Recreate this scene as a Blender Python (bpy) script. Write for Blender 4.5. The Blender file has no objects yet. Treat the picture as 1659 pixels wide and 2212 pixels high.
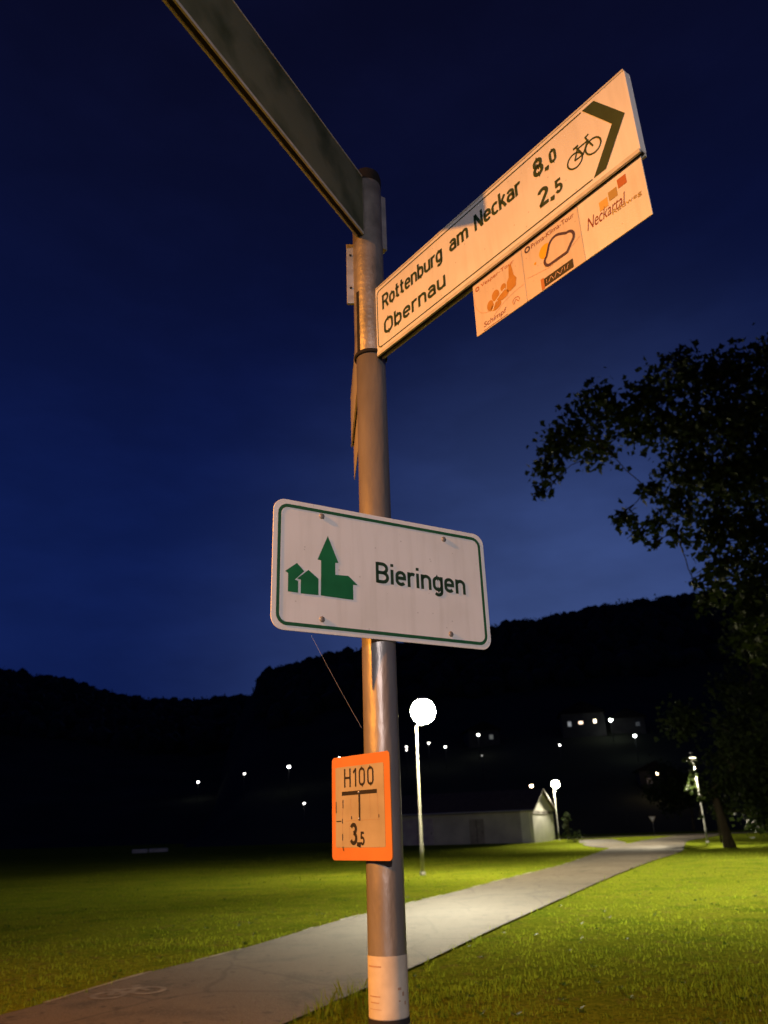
import bpy, bmesh, math, random
import numpy as np
from mathutils import Vector, Matrix, noise as mnoise

random.seed(7); rng = np.random.default_rng(7)
R = math.radians
scn = bpy.context.scene
col = scn.collection

# ------------------------------------------------------------------ camera
CAM_H, PITCH, ROLL, FPX = 1.5, R(22.4), R(-1.86), 1661.0      # FPX: focal length at 1659 x 2212
cam = bpy.data.cameras.new('camera')
cam.sensor_fit = 'VERTICAL'; cam.sensor_height = 24.0
cam.lens = 24.0 * FPX / 2212.0
cam.clip_start = 0.05; cam.clip_end = 4000
cam.dof.use_dof = True; cam.dof.focus_distance = 2.05; cam.dof.aperture_fstop = 3.0      # focused on the signs
cam_o = bpy.data.objects.new('camera', cam); col.objects.link(cam_o)
cR, sR = math.cos(ROLL), math.sin(ROLL)
FW = Vector((0, math.cos(PITCH), math.sin(PITCH)))
U0 = Vector((0, -math.sin(PITCH), math.cos(PITCH))); X0 = Vector((1, 0, 0))
RT = cR * X0 + sR * U0; UP = -sR * X0 + cR * U0
CAM = Vector((0, 0, CAM_H))
M = Matrix((RT, UP, -FW)).transposed().to_4x4(); M.translation = CAM
cam_o.matrix_world = M
scn.camera = cam_o

def ray(x, y):
    return (FW + RT * ((x - 829.5) / FPX) + UP * ((1106 - y) / FPX)).normalized()
def at(x, y, Y):                    # the point seen at pixel (x, y) of the 1659-wide photo, Y metres ahead
    r = ray(x, y); return CAM + r * (Y / r.y)
def ground(x, y):
    r = ray(x, y); return CAM - r * (CAM.z / r.z)

# ------------------------------------------------------------------ world: clear sky well after sunset
scn.view_settings.view_transform = 'Standard'; scn.view_settings.look = 'None'
scn.view_settings.exposure = 0.0; scn.view_settings.gamma = 1.0
scn.view_settings.use_curve_mapping = False
world = bpy.data.worlds.new('World'); scn.world = world; world.use_nodes = True
wt = world.node_tree; wn = wt.nodes; wl = wt.links
wn.clear()
wout = wn.new('ShaderNodeOutputWorld'); bg = wn.new('ShaderNodeBackground')
sky = wn.new('ShaderNodeTexSky'); sky.sky_type = 'NISHITA'; sky.sun_disc = False
sky.sun_elevation = R(-4.0); sky.sun_rotation = R(25)
sky.altitude = 350; sky.air_density = 1.0; sky.dust_density = 0.4; sky.ozone_density = 4.0
geo = wn.new('ShaderNodeTexCoord')
sep = wn.new('ShaderNodeSeparateXYZ'); wl.new(geo.outputs['Generated'], sep.inputs[0])
ramp = wn.new('ShaderNodeValToRGB')
cr_ = ramp.color_ramp; cr_.interpolation = 'B_SPLINE'
SKY = [(0.0, (.0042, .0115, .070)), (.20, (.0042, .0112, .070)), (.36, (.0036, .0100, .067)), (.46, (.0032, .0076, .052)),
       (.58, (.0028, .0054, .035)), (.70, (.0025, .0038, .022)), (.82, (.0024, .0030, .016)), (1.0, (.0022, .0026, .012))]
cr_.elements[0].position, cr_.elements[0].color = SKY[0][0], (*SKY[0][1], 1)
cr_.elements[1].position, cr_.elements[1].color = SKY[-1][0], (*SKY[-1][1], 1)
for p, c in SKY[1:-1]:
    e = cr_.elements.new(p); e.color = (*c, 1)
wl.new(sep.outputs['Z'], ramp.inputs[0])
# afterglow above the ridge, a little to the right of the view
dotn = wn.new('ShaderNodeVectorMath'); dotn.operation = 'DOT_PRODUCT'
GA, GE = R(15), R(6)
wl.new(geo.outputs['Generated'], dotn.inputs[0]); dotn.inputs[1].default_value = (math.sin(GA) * math.cos(GE), math.cos(GA) * math.cos(GE), math.sin(GE))
mr = wn.new('ShaderNodeMapRange'); mr.inputs[1].default_value = math.cos(R(38)); mr.inputs[2].default_value = math.cos(R(3))
mr.inputs[3].default_value = 0.0; mr.inputs[4].default_value = 1.0
wl.new(dotn.outputs['Value'], mr.inputs[0])
pw_ = wn.new('ShaderNodeMath'); pw_.operation = 'POWER'; pw_.inputs[1].default_value = 2.6; wl.new(mr.outputs[0], pw_.inputs[0])
glow = wn.new('ShaderNodeMix'); glow.data_type = 'RGBA'; glow.blend_type = 'ADD'; glow.inputs[7].default_value = (.036, .058, .128, 1)
wl.new(pw_.outputs[0], glow.inputs[0]); wl.new(ramp.outputs[0], glow.inputs[6])
# faint high cirrus
mp = wn.new('ShaderNodeMapping'); mp.inputs['Scale'].default_value = (2.2, 1.2, 5.5); mp.inputs['Rotation'].default_value = (0.3, .55, .2)
wl.new(geo.outputs['Generated'], mp.inputs[0])
nz = wn.new('ShaderNodeTexNoise'); nz.inputs['Scale'].default_value = 2.4; nz.inputs['Detail'].default_value = 4; nz.inputs['Roughness'].default_value = .55
wl.new(mp.outputs[0], nz.inputs['Vector'])
mr2 = wn.new('ShaderNodeMapRange'); mr2.inputs[1].default_value = .42; mr2.inputs[2].default_value = .75
mr2.inputs[3].default_value = 1.0; mr2.inputs[4].default_value = 1.28
wl.new(nz.outputs[0], mr2.inputs[0])
mx = wn.new('ShaderNodeMix'); mx.data_type = 'RGBA'; mx.blend_type = 'MULTIPLY'; mx.inputs[0].default_value = 1.0
wl.new(glow.outputs[2], mx.inputs[6]); wl.new(mr2.outputs[0], mx.inputs[7])
# a little of the physical twilight sky on top
mxa = wn.new('ShaderNodeMix'); mxa.data_type = 'RGBA'; mxa.blend_type = 'ADD'; mxa.inputs[0].default_value = 0.002
wl.new(mx.outputs[2], mxa.inputs[6]); wl.new(sky.outputs[0], mxa.inputs[7])
wl.new(mxa.outputs[2], bg.inputs[0]); bg.inputs[1].default_value = 1.0
wl.new(bg.outputs[0], wout.inputs[0])

# ------------------------------------------------------------------ materials
def new_mat(name):
    m = bpy.data.materials.new(name); m.use_nodes = True
    return m, m.node_tree.nodes, m.node_tree.links, m.node_tree.nodes['Principled BSDF']
def mat(name, c1, c2=None, scale=8.0, rough=.7, metal=0.0, bump=0.0, bscale=None, detail=6, lo=.35, hi=.65, spec=.4, coord='Object', stretch=None):
    m, n, l, b = new_mat(name)
    b.inputs['Roughness'].default_value = rough; b.inputs['Metallic'].default_value = metal
    b.inputs['Specular IOR Level'].default_value = spec
    if c2 is None and not bump:
        b.inputs['Base Color'].default_value = (*c1, 1); return m
    tc = n.new('ShaderNodeTexCoord'); src = tc.outputs[coord]
    if stretch:
        mpp = n.new('ShaderNodeMapping'); mpp.inputs['Scale'].default_value = stretch
        l.new(src, mpp.inputs[0]); src = mpp.outputs[0]
    t = n.new('ShaderNodeTexNoise'); t.inputs['Scale'].default_value = scale; t.inputs['Detail'].default_value = detail
    l.new(src, t.inputs['Vector'])
    r = n.new('ShaderNodeValToRGB')
    r.color_ramp.elements[0].position = lo; r.color_ramp.elements[0].color = (*c1, 1)
    r.color_ramp.elements[1].position = hi; r.color_ramp.elements[1].color = (*(c2 or c1), 1)
    l.new(t.outputs[0], r.inputs[0]); l.new(r.outputs[0], b.inputs['Base Color'])
    if bump:
        t2 = n.new('ShaderNodeTexNoise'); t2.inputs['Scale'].default_value = bscale or scale * 6; t2.inputs['Detail'].default_value = 5
        l.new(src, t2.inputs['Vector'])
        bp = n.new('ShaderNodeBump'); bp.inputs['Strength'].default_value = bump; bp.inputs['Distance'].default_value = .02
        l.new(t2.outputs[0], bp.inputs['Height']); l.new(bp.outputs[0], b.inputs['Normal'])
    return m
def emit(name, c, s):
    m = bpy.data.materials.new(name); m.use_nodes = True; n = m.node_tree.nodes; n.clear()
    e = n.new('ShaderNodeEmission'); e.inputs[0].default_value = (*c, 1); e.inputs[1].default_value = s
    o = n.new('ShaderNodeOutputMaterial'); m.node_tree.links.new(e.outputs[0], o.inputs[0]); return m

MT = dict(
    steel=mat('galvanised_steel', (.22, .205, .185), (.34, .32, .29), 9, rough=.38, metal=.5, bump=.10, bscale=60, stretch=(1, 1, .35)),
    steel_dark=mat('weathered_sleeve', (.20, .19, .17), (.33, .31, .28), 14, rough=.45, metal=.4, bump=.12, bscale=90),
    alu=mat('brushed_aluminium', (.42, .42, .40), (.60, .60, .57), 25, rough=.38, metal=.5),
    rail=mat('aluminium_rail', (.50, .50, .44), (.62, .62, .56), 30, rough=.5),
    rubber=mat('dark_gap', (.015, .015, .015), rough=.9),
    sheet=mat('white_sign_sheet', (.72, .72, .70), (.82, .82, .80), 5, rough=.38, lo=.3, hi=.6),
    sheet_algae_shade=mat('algae_and_shade_sheet', (.038, .056, .020), (.155, .172, .105), 5.5, rough=.6, lo=.33, hi=.55),  # green spots, plus the face's shade and olive ground bounce put into the colour
    plate=mat('route_plate_sheet', (.66, .64, .60), (.78, .77, .73), 9, rough=.4),
    plate_tint=mat('route_plate_tint', (.66, .57, .48), (.72, .63, .54), 9, rough=.4),
    pgreen=mat('dark_green_print', (.012, .040, .018), (.018, .052, .024), 40, rough=.5),
    green=mat('green_print', (.008, .13, .045), (.012, .17, .06), 12, rough=.45),
    gline=mat('green_line', (.010, .085, .032), (.016, .11, .045), 60, rough=.5),
    black=mat('black_print', (.018, .016, .014), rough=.5),
    red=mat('signal_red_print', (.42, .155, .045), (.48, .185, .055), 9, rough=.45),
    hyd=mat('hydrant_plate_white', (.27, .245, .19), (.33, .30, .24), 14, rough=.5),
    hydline=mat('hydrant_plate_joint', (.30, .22, .15), rough=.6),
    brown=mat('brown_print', (.42, .20, .035), (.50, .25, .05), 30, rough=.5),
    rust=mat('rust_print', (.42, .12, .04), rough=.5),
    pale=mat('pale_print', (.66, .46, .36), rough=.5),
    maroon=mat('maroon_print', (.20, .035, .03), rough=.5),
    purple=mat('violet_print', (.05, .025, .06), rough=.5),
    yellow=mat('yellow_print', (.80, .42, .02), rough=.5),
    ochre=mat('ochre_print', (.62, .40, .10), rough=.5),
    olive=mat('olive_print', (.38, .26, .08), rough=.5),
    sticker=mat('sticker_paper', (.42, .38, .31), (.56, .52, .43), 18, rough=.6),
    stickermark=mat('faded_sticker_print', (.33, .22, .15), (.40, .28, .2), 80, rough=.6),
    asphalt=mat('worn_asphalt', (.145, .132, .112), (.215, .198, .170), 1.1, rough=.85, bump=.35, bscale=55, lo=.3, hi=.7, spec=.25),
    edging=mat('concrete_edging', (.24, .21, .17), (.42, .38, .32), 3.5, rough=.85, bump=.2),
    marking=mat('worn_white_paint', (.16, .138, .112), (.27, .24, .205), 6, rough=.85, lo=.48, hi=.68),
    soil=mat('lawn_ground', (.080, .098, .005), (.150, .170, .009), 1.7, rough=1, bump=.5, bscale=18, spec=0.0),
    hill=mat('dark_hillside', (.035, .040, .026), (.055, .060, .040), .05, rough=1, spec=.05),
    bark=mat('bark', (.035, .027, .018), (.075, .058, .038), 6, rough=.95, bump=.6, bscale=25, stretch=(1, 1, .25), spec=.15),
    render=mat('barn_wall_render', (.36, .34, .32), (.46, .44, .41), .7, rough=.9, bump=.1, spec=.2),
    graffiti=mat('sprayed_wall_patch', (.30, .25, .33), (.44, .41, .42), 1.3, rough=.9, spec=.2),
    white_wall=mat('white_painted_gable', (.66, .65, .60), (.76, .75, .70), .9, rough=.85, spec=.2),
    band=mat('grey_fascia_board', (.22, .20, .17), (.32, .29, .25), 2.5, rough=.85),
    roof=mat('dark_roof_tiles', (.05, .035, .028), (.085, .06, .045), 4, rough=.9),
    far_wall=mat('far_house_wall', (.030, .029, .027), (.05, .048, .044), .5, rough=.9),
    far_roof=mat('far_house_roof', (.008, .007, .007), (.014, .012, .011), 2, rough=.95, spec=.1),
    dark_post=mat('dark_painted_post', (.02, .02, .02), rough=.6),
    stone=mat('pale_stone', (.42, .40, .37), (.56, .54, .50), 2.5, rough=.9, bump=.3),
    post=mat('pale_lamp_post', (.30, .30, .285), (.42, .42, .40), 3, rough=.5, metal=.2),
    silk=mat('spider_silk', (.75, .75, .75), rough=.4),
)
def leaf_mat(name, c1, c2, scale=3.0, trans=.25):
    m, n, l, b = new_mat(name)
    tc = n.new('ShaderNodeTexCoord'); t = n.new('ShaderNodeTexNoise'); t.inputs['Scale'].default_value = scale; t.inputs['Detail'].default_value = 4
    l.new(tc.outputs['Object'], t.inputs['Vector'])
    g = n.new('ShaderNodeNewGeometry')
    a = n.new('ShaderNodeMath'); a.operation = 'MULTIPLY_ADD'; l.new(g.outputs['Random Per Island'], a.inputs[0]); a.inputs[1].default_value = .45
    l.new(t.outputs[0], a.inputs[2])
    r = n.new('ShaderNodeValToRGB'); r.color_ramp.elements[0].position = .38; r.color_ramp.elements[0].color = (*c1, 1)
    r.color_ramp.elements[1].position = 1.0; r.color_ramp.elements[1].color = (*c2, 1)
    l.new(a.outputs[0], r.inputs[0]); l.new(r.outputs[0], b.inputs['Base Color'])
    b.inputs['Roughness'].default_value = .6; b.inputs['Specular IOR Level'].default_value = .12
    tr = n.new('ShaderNodeBsdfTranslucent'); l.new(r.outputs[0], tr.inputs[0])
    ms = n.new('ShaderNodeMixShader'); ms.inputs[0].default_value = trans
    l.new(b.outputs[0], ms.inputs[1]); l.new(tr.outputs[0], ms.inputs[2]); l.new(ms.outputs[0], n['Material Output'].inputs[0])
    return m
def layered(name, base, patches, rough, bump, bscale, cracks=0):
    m, n, l, b = new_mat(name); tc = n.new('ShaderNodeTexCoord'); cur = None
    b.inputs['Roughness'].default_value = rough; b.inputs['Specular IOR Level'].default_value = .15 if rough < 1 else 0.0
    for sc, lo, hi, c, det in patches:
        t = n.new('ShaderNodeTexNoise'); t.inputs['Scale'].default_value = sc; t.inputs['Detail'].default_value = det; l.new(tc.outputs['Object'], t.inputs['Vector'])
        mrn = n.new('ShaderNodeMapRange'); mrn.inputs[1].default_value = lo; mrn.inputs[2].default_value = hi; l.new(t.outputs[0], mrn.inputs[0])
        mxn = n.new('ShaderNodeMix'); mxn.data_type = 'RGBA'; l.new(mrn.outputs[0], mxn.inputs[0]); mxn.inputs[7].default_value = (*c, 1)
        if cur is None: mxn.inputs[6].default_value = (*base, 1)
        else: l.new(cur, mxn.inputs[6])
        cur = mxn.outputs[2]
    if cracks:
        wp = n.new('ShaderNodeTexNoise'); wp.inputs['Scale'].default_value = 1.3; wp.inputs['Detail'].default_value = 5; l.new(tc.outputs['Object'], wp.inputs['Vector'])
        va = n.new('ShaderNodeMix'); va.data_type = 'VECTOR'; va.inputs[0].default_value = .18; l.new(tc.outputs['Object'], va.inputs[4]); l.new(wp.outputs['Color'], va.inputs[5])
        vo = n.new('ShaderNodeTexVoronoi'); vo.feature = 'DISTANCE_TO_EDGE'; vo.inputs['Scale'].default_value = .62; l.new(va.outputs[1], vo.inputs['Vector'])
        mc = n.new('ShaderNodeMapRange'); mc.inputs[1].default_value = .004; mc.inputs[2].default_value = .016; mc.inputs[3].default_value = cracks; mc.inputs[4].default_value = 0; l.new(vo.outputs['Distance'], mc.inputs[0])
        mk_ = n.new('ShaderNodeMix'); mk_.data_type = 'RGBA'; l.new(mc.outputs[0], mk_.inputs[0]); l.new(cur, mk_.inputs[6]); mk_.inputs[7].default_value = (.04, .034, .028, 1); cur = mk_.outputs[2]
    l.new(cur, b.inputs['Base Color'])
    t2 = n.new('ShaderNodeTexNoise'); t2.inputs['Scale'].default_value = bscale; t2.inputs['Detail'].default_value = 6; l.new(tc.outputs['Object'], t2.inputs['Vector'])
    bp = n.new('ShaderNodeBump'); bp.inputs['Strength'].default_value = bump; bp.inputs['Distance'].default_value = .03
    l.new(t2.outputs[0], bp.inputs['Height']); l.new(bp.outputs[0], b.inputs['Normal']); return m
MT['asphalt'] = layered('worn_asphalt', (.146, .118, .090), [(.35, .40, .62, (.182, .152, .119), 3), (1.4, .52, .66, (.096, .080, .062), 6), (5.5, .60, .68, (.078, .065, .050), 8), (28, .50, .75, (.188, .165, .136), 3), (70, .55, .70, (.075, .065, .053), 2)], .85, .35, 60, .40)
MT['soil'] = layered('lawn_ground', (.160, .200, .015), [(.22, .42, .62, (.215, .245, .020), 3), (.9, .50, .66, (.105, .160, .012), 5), (3.2, .56, .68, (.180, .150, .035), 5), (9, .45, .75, (.245, .285, .022), 5), (22, .50, .66, (.065, .098, .008), 4)], 1.0, .55, 16)
def weathered(name, c, streak, amt, speck):
    m, n, l, b = new_mat(name); tc = n.new('ShaderNodeTexCoord'); b.inputs['Roughness'].default_value = .42; b.inputs['Specular IOR Level'].default_value = .35
    mpp = n.new('ShaderNodeMapping'); mpp.inputs['Scale'].default_value = (1, 1, .10); l.new(tc.outputs['Object'], mpp.inputs[0])
    t = n.new('ShaderNodeTexNoise'); t.inputs['Scale'].default_value = 46; t.inputs['Detail'].default_value = 6; l.new(mpp.outputs[0], t.inputs['Vector'])
    m1 = n.new('ShaderNodeMapRange'); m1.inputs[1].default_value = .48; m1.inputs[2].default_value = .78; m1.inputs[4].default_value = amt; l.new(t.outputs[0], m1.inputs[0])
    x1 = n.new('ShaderNodeMix'); x1.data_type = 'RGBA'; x1.inputs[6].default_value = (*c, 1); x1.inputs[7].default_value = (*streak, 1); l.new(m1.outputs[0], x1.inputs[0])
    t2 = n.new('ShaderNodeTexNoise'); t2.inputs['Scale'].default_value = 6; t2.inputs['Detail'].default_value = 7; l.new(tc.outputs['Object'], t2.inputs['Vector'])
    m2 = n.new('ShaderNodeMapRange'); m2.inputs[1].default_value = .42; m2.inputs[2].default_value = .72; m2.inputs[4].default_value = amt * .8; l.new(t2.outputs[0], m2.inputs[0])
    x2 = n.new('ShaderNodeMix'); x2.data_type = 'RGBA'; l.new(x1.outputs[2], x2.inputs[6]); x2.inputs[7].default_value = (*streak, 1); l.new(m2.outputs[0], x2.inputs[0])
    vo = n.new('ShaderNodeTexVoronoi'); vo.inputs['Scale'].default_value = 38; l.new(tc.outputs['Object'], vo.inputs['Vector'])
    m3 = n.new('ShaderNodeMapRange'); m3.inputs[1].default_value = .06; m3.inputs[2].default_value = .10; m3.inputs[3].default_value = speck; m3.inputs[4].default_value = 0; l.new(vo.outputs['Distance'], m3.inputs[0])
    x3 = n.new('ShaderNodeMix'); x3.data_type = 'RGBA'; l.new(x2.outputs[2], x3.inputs[6]); x3.inputs[7].default_value = (.12, .11, .08, 1); l.new(m3.outputs[0], x3.inputs[0])
    l.new(x3.outputs[2], b.inputs['Base Color']); return m
MT['sheet'] = weathered('white_sign_sheet', (.80, .80, .78), (.46, .45, .38), .24, .30)
MT['plate'] = weathered('route_plate_sheet', (.74, .72, .66), (.44, .41, .34), .32, .25)
MT['plate_tint'] = weathered('route_plate_tint', (.66, .57, .47), (.42, .36, .28), .35, .25)
MT['leaf'] = leaf_mat('tree_leaves', (.012, .020, .007), (.038, .055, .015), .6)
MT['leaf_far'] = leaf_mat('far_forest', (.018, .024, .013), (.050, .058, .034), .08, .1)
MT['leaf_weed'] = leaf_mat('weed_leaves', (.05, .10, .010), (.12, .20, .02), 4, .4)
MT['petal'] = mat('pale_petals', (.7, .7, .62), rough=.7)
MT['grass'] = leaf_mat('grass_blades', (.125, .185, .011), (.310, .385, .024), 1.3, .6)

# ------------------------------------------------------------------ helpers
def link(o, parent=None):
    col.objects.link(o)
    if parent: o.parent = parent
    return o
def tag(o, label=None, cat=None, group=None, kind=None):
    if label: o['label'] = label
    if cat: o['category'] = cat
    if group: o['group'] = group
    if kind: o['kind'] = kind
    return o
def thing(name, loc, rz, label, cat, group=None):
    o = bpy.data.objects.new(name, None); o.location = loc; o.rotation_euler = (0, 0, rz)
    o.empty_display_size = .1
    return tag(link(o), label, cat, group)
def mesh_obj(name, verts, faces, material, parent=None, smooth=False):
    me = bpy.data.meshes.new(name); me.from_pydata([tuple(v) for v in verts], [], faces); me.update()
    if material: me.materials.append(MT[material] if isinstance(material, str) else material)
    if smooth:
        for p in me.polygons: p.use_smooth = True
    return link(bpy.data.objects.new(name, me), parent)
def bm_obj(name, bm, material, parent=None, smooth=False):
    me = bpy.data.meshes.new(name); bm.to_mesh(me); bm.free()
    me.materials.append(MT[material] if isinstance(material, str) else material)
    if smooth:
        for p in me.polygons: p.use_smooth = True
    return link(bpy.data.objects.new(name, me), parent)
class MB:
    def __init__(s): s.v = []; s.f = []
    def add(s, v, f):
        k = len(s.v); s.v += [tuple(p) for p in v]; s.f += [tuple(i + k for i in q) for q in f]; return s
    def box(s, x0, x1, y0, y1, z0, z1):
        return s.add([(x0, y0, z0), (x1, y0, z0), (x1, y1, z0), (x0, y1, z0), (x0, y0, z1), (x1, y0, z1), (x1, y1, z1), (x0, y1, z1)],
                     [(0, 3, 2, 1), (4, 5, 6, 7), (0, 1, 5, 4), (1, 2, 6, 5), (2, 3, 7, 6), (3, 0, 4, 7)])
    def tube(s, pts, rad, n=12, cap=True):
        pts = [Vector(p) for p in pts]
        if not hasattr(rad, '__len__'): rad = [rad] * len(pts)
        rings = []
        for i, p in enumerate(pts):
            d = (pts[min(i + 1, len(pts) - 1)] - pts[max(i - 1, 0)]).normalized()
            a = d.orthogonal().normalized() if i == 0 else (a - d * a.dot(d)).normalized()
            b = d.cross(a)
            rings.append([p + (a * math.cos(2 * math.pi * k / n) + b * math.sin(2 * math.pi * k / n)) * rad[i] for k in range(n)])
        v = [q for r in rings for q in r]; f = []
        for i in range(len(pts) - 1):
            for k in range(n):
                f.append((i * n + k, i * n + (k + 1) % n, (i + 1) * n + (k + 1) % n, (i + 1) * n + k))
        if cap:
            f.append(tuple(range(n))[::-1]); f.append(tuple((len(pts) - 1) * n + k for k in range(n)))
        return s.add(v, f)
    def lathe(s, prof, n=24, c=(0, 0, 0)):      # prof: (radius, z)
        v = [(c[0] + r * math.cos(2 * math.pi * k / n), c[1] + r * math.sin(2 * math.pi * k / n), c[2] + z) for r, z in prof for k in range(n)]
        f = [(i * n + k, i * n + (k + 1) % n, (i + 1) * n + (k + 1) % n, (i + 1) * n + k) for i in range(len(prof) - 1) for k in range(n)]
        return s.add(v, f)
    def prism(s, poly, y0, y1):                 # polygon in x,z extruded along y
        n = len(poly)
        v = [(x, y0, z) for x, z in poly] + [(x, y1, z) for x, z in poly]
        f = [tuple(range(n)), tuple(range(n, 2 * n))[::-1]] + [(i, i + n, (i + 1) % n + n, (i + 1) % n) for i in range(n)]
        return s.add(v, f)
    def build(s, name, material, parent=None, smooth=False):
        o = mesh_obj(name, s.v, s.f, material, parent, smooth)
        bm = bmesh.new(); bm.from_mesh(o.data); bmesh.ops.recalc_face_normals(bm, faces=bm.faces); bm.to_mesh(o.data); bm.free()
        return o
def bevel(o, w=.0015, seg=2):
    m = o.modifiers.new('bevel', 'BEVEL'); m.width = w; m.segments = seg; m.limit_method = 'ANGLE'; return o
def rrect(x0, z0, x1, z1, r, n=6):
    p = []
    for cx, cz, a in ((x1 - r, z0 + r, -90), (x1 - r, z1 - r, 0), (x0 + r, z1 - r, 90), (x0 + r, z0 + r, 180)):
        for k in range(n + 1):
            t = R(a + 90 * k / n); p.append((cx + r * math.cos(t), cz + r * math.sin(t)))
    return p
# flat print: ribbons and fills on a sign face, in sign coordinates (u along, v up), y is the depth
def ribbon(pts, w, closed=False):
    P = [Vector(p) for p in pts]; n = len(P); L = []; Rr = []
    for i in range(n):
        a = P[(i - 1) % n] if (closed or i > 0) else None
        b = P[(i + 1) % n] if (closed or i < n - 1) else None
        d1 = (P[i] - a).normalized() if a is not None else None
        d2 = (b - P[i]).normalized() if b is not None else None
        d1 = d1 or d2; d2 = d2 or d1
        n1 = Vector((-d1.y, d1.x)); n2 = Vector((-d2.y, d2.x)); m = (n1 + n2)
        m = m.normalized() if m.length > 1e-6 else n1
        k = w / 2 / max(.45, m.dot(n1))
        L.append(P[i] + m * k); Rr.append(P[i] - m * k)
    v = L + Rr
    f = [(i, (i + 1) % n, (i + 1) % n + n, i + n) for i in range(n if closed else n - 1)]
    return v, f
class Print:
    def __init__(s, y): s.m = MB(); s.y = y
    def rib(s, pts, w, closed=False):
        v, f = ribbon(pts, w, closed); s.m.add([(p[0], s.y, p[1]) for p in v], f); return s
    def fill(s, poly): s.m.add([(p[0], s.y, p[1]) for p in poly], [tuple(range(len(poly)))]); return s
    def disc(s, cx, cz, r, n=20): return s.fill([(cx + r * math.cos(2 * math.pi * k / n), cz + r * math.sin(2 * math.pi * k / n)) for k in range(n)])
    def ring(s, cx, cz, r, w, n=24): return s.rib([(cx + r * math.cos(2 * math.pi * k / n), cz + r * math.sin(2 * math.pi * k / n)) for k in range(n)], w, True)
    def build(s, name, material, parent): return mesh_obj(name, s.m.v, s.m.f, material, parent)
def arc(cx, cy, rx, ry, a0, a1, n=8):
    return [(cx + rx * math.cos(R(a0 + (a1 - a0) * k / n)), cy + ry * math.sin(R(a0 + (a1 - a0) * k / n))) for k in range(n + 1)]
def stad(x0, y0, x1, y1, r=None):
    r = r or (x1 - x0) / 2; return arc(x1 - r, y0 + r, r, r, -90, 0, 5) + arc(x1 - r, y1 - r, r, r, 0, 90, 5) + arc(x0 + r, y1 - r, r, r, 90, 180, 5) + arc(x0 + r, y0 + r, r, r, 180, 270, 5)
# road-sign lettering as strokes; cap height 1
G = {
 'R': (.62, [([(.07, 0), (.07, 1)], 0), ([(.07, .93)] + arc(.33, .70, .21, .23, 90, -90) + [(.07, .47)], 0), ([(.32, .47), (.55, 0)], 0)]),
 'B': (.63, [([(.07, 0), (.07, 1)], 0), ([(.07, .93)] + arc(.32, .72, .20, .21, 90, -90) + [(.07, .51)], 0), ([(.30, .51)] + arc(.33, .29, .22, .22, 90, -90) + [(.07, .07)], 0)]),
 'O': (.64, [(stad(.07, .07, .57, .93), 1)]),
 'N': (.63, [([(.07, 0), (.07, 1)], 0), ([(.09, .97), (.53, .03)], 0), ([(.55, 0), (.55, 1)], 0)]),
 'H': (.63, [([(.07, 0), (.07, 1)], 0), ([(.55, 0), (.55, 1)], 0), ([(.07, .5), (.55, .5)], 0)]),
 'o': (.52, [(stad(.07, .07, .45, .65), 1)]),
 't': (.38, [([(.15, .95), (.15, .2)] + arc(.28, .20, .13, .13, 180, 270, 5) + [(.35, .07)], 0), ([(.02, .65), (.34, .65)], 0)]),
 'e': (.51, [([(.07, .37), (.44, .37)] + arc(.255, .465, .185, .185, 0, 180) + arc(.255, .255, .185, .185, 180, 325), 0)]),
 'n': (.52, [([(.07, 0), (.07, .72)], 0), (arc(.26, .46, .19, .19, 180, 0) + [(.45, 0)], 0)]),
 'm': (.80, [([(.07, 0), (.07, .72)], 0), (arc(.235, .485, .165, .165, 180, 0) + [(.40, 0)], 0), (arc(.565, .485, .165, .165, 180, 0) + [(.73, 0)], 0)]),
 'b': (.52, [([(.07, 0), (.07, 1)], 0), (stad(.07, .07, .45, .65), 1)]),
 'u': (.52, [([(.07, .72)] + arc(.26, .26, .19, .19, 180, 360), 0), ([(.45, .72), (.45, 0)], 0)]),
 'r': (.36, [([(.07, 0), (.07, .72)], 0), (arc(.25, .47, .18, .18, 180, 55, 6), 0)]),
 'g': (.52, [(stad(.07, .07, .45, .65), 1), ([(.45, .72), (.45, -.03)] + arc(.27, -.02, .18, .17, 0, -145, 7), 0)]),
 'a': (.51, [(arc(.25, .47, .19, .18, 150, 0, 7) + [(.44, 0)], 0), (stad(.07, .07, .44, .40, .15), 1)]),
 'c': (.46, [(arc(.26, .46, .19, .19, 40, 180) + arc(.26, .26, .19, .19, 180, 320), 0)]),
 'k': (.48, [([(.07, 0), (.07, 1)], 0), ([(.42, .72), (.09, .30)], 0), ([(.20, .44), (.45, 0)], 0)]),
 'i': (.16, [([(.07, 0), (.07, .72)], 0), ([(.07, .86), (.07, 1)], 0)]),
 '0': (.56, [(stad(.07, .07, .49, .93), 1)]),
 '1': (.34, [([(.24, 0), (.24, .98)], 0), ([(.26, .95), (.03, .74)], 0)]),
 '2': (.54, [(arc(.27, .72, .20, .21, 165, -25, 9) + [(.08, .07)], 0), ([(.05, .07), (.50, .07)], 0)]),
 '3': (.54, [(arc(.27, .735, .195, .195, 160, -90, 9), 0), (arc(.27, .30, .215, .23, 90, -160, 10), 0)]),
 '5': (.54, [([(.46, .93), (.12, .93), (.10, .55)] + arc(.26, .32, .21, .25, 120, -155, 10), 0)]),
 '8': (.56, [(stad(.10, .52, .46, .93), 1), (stad(.07, .07, .49, .54), 1)]),
 ',': (.2, [([(.10, .14), (.10, .0), (.05, -.12)], 0)]),
}
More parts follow.
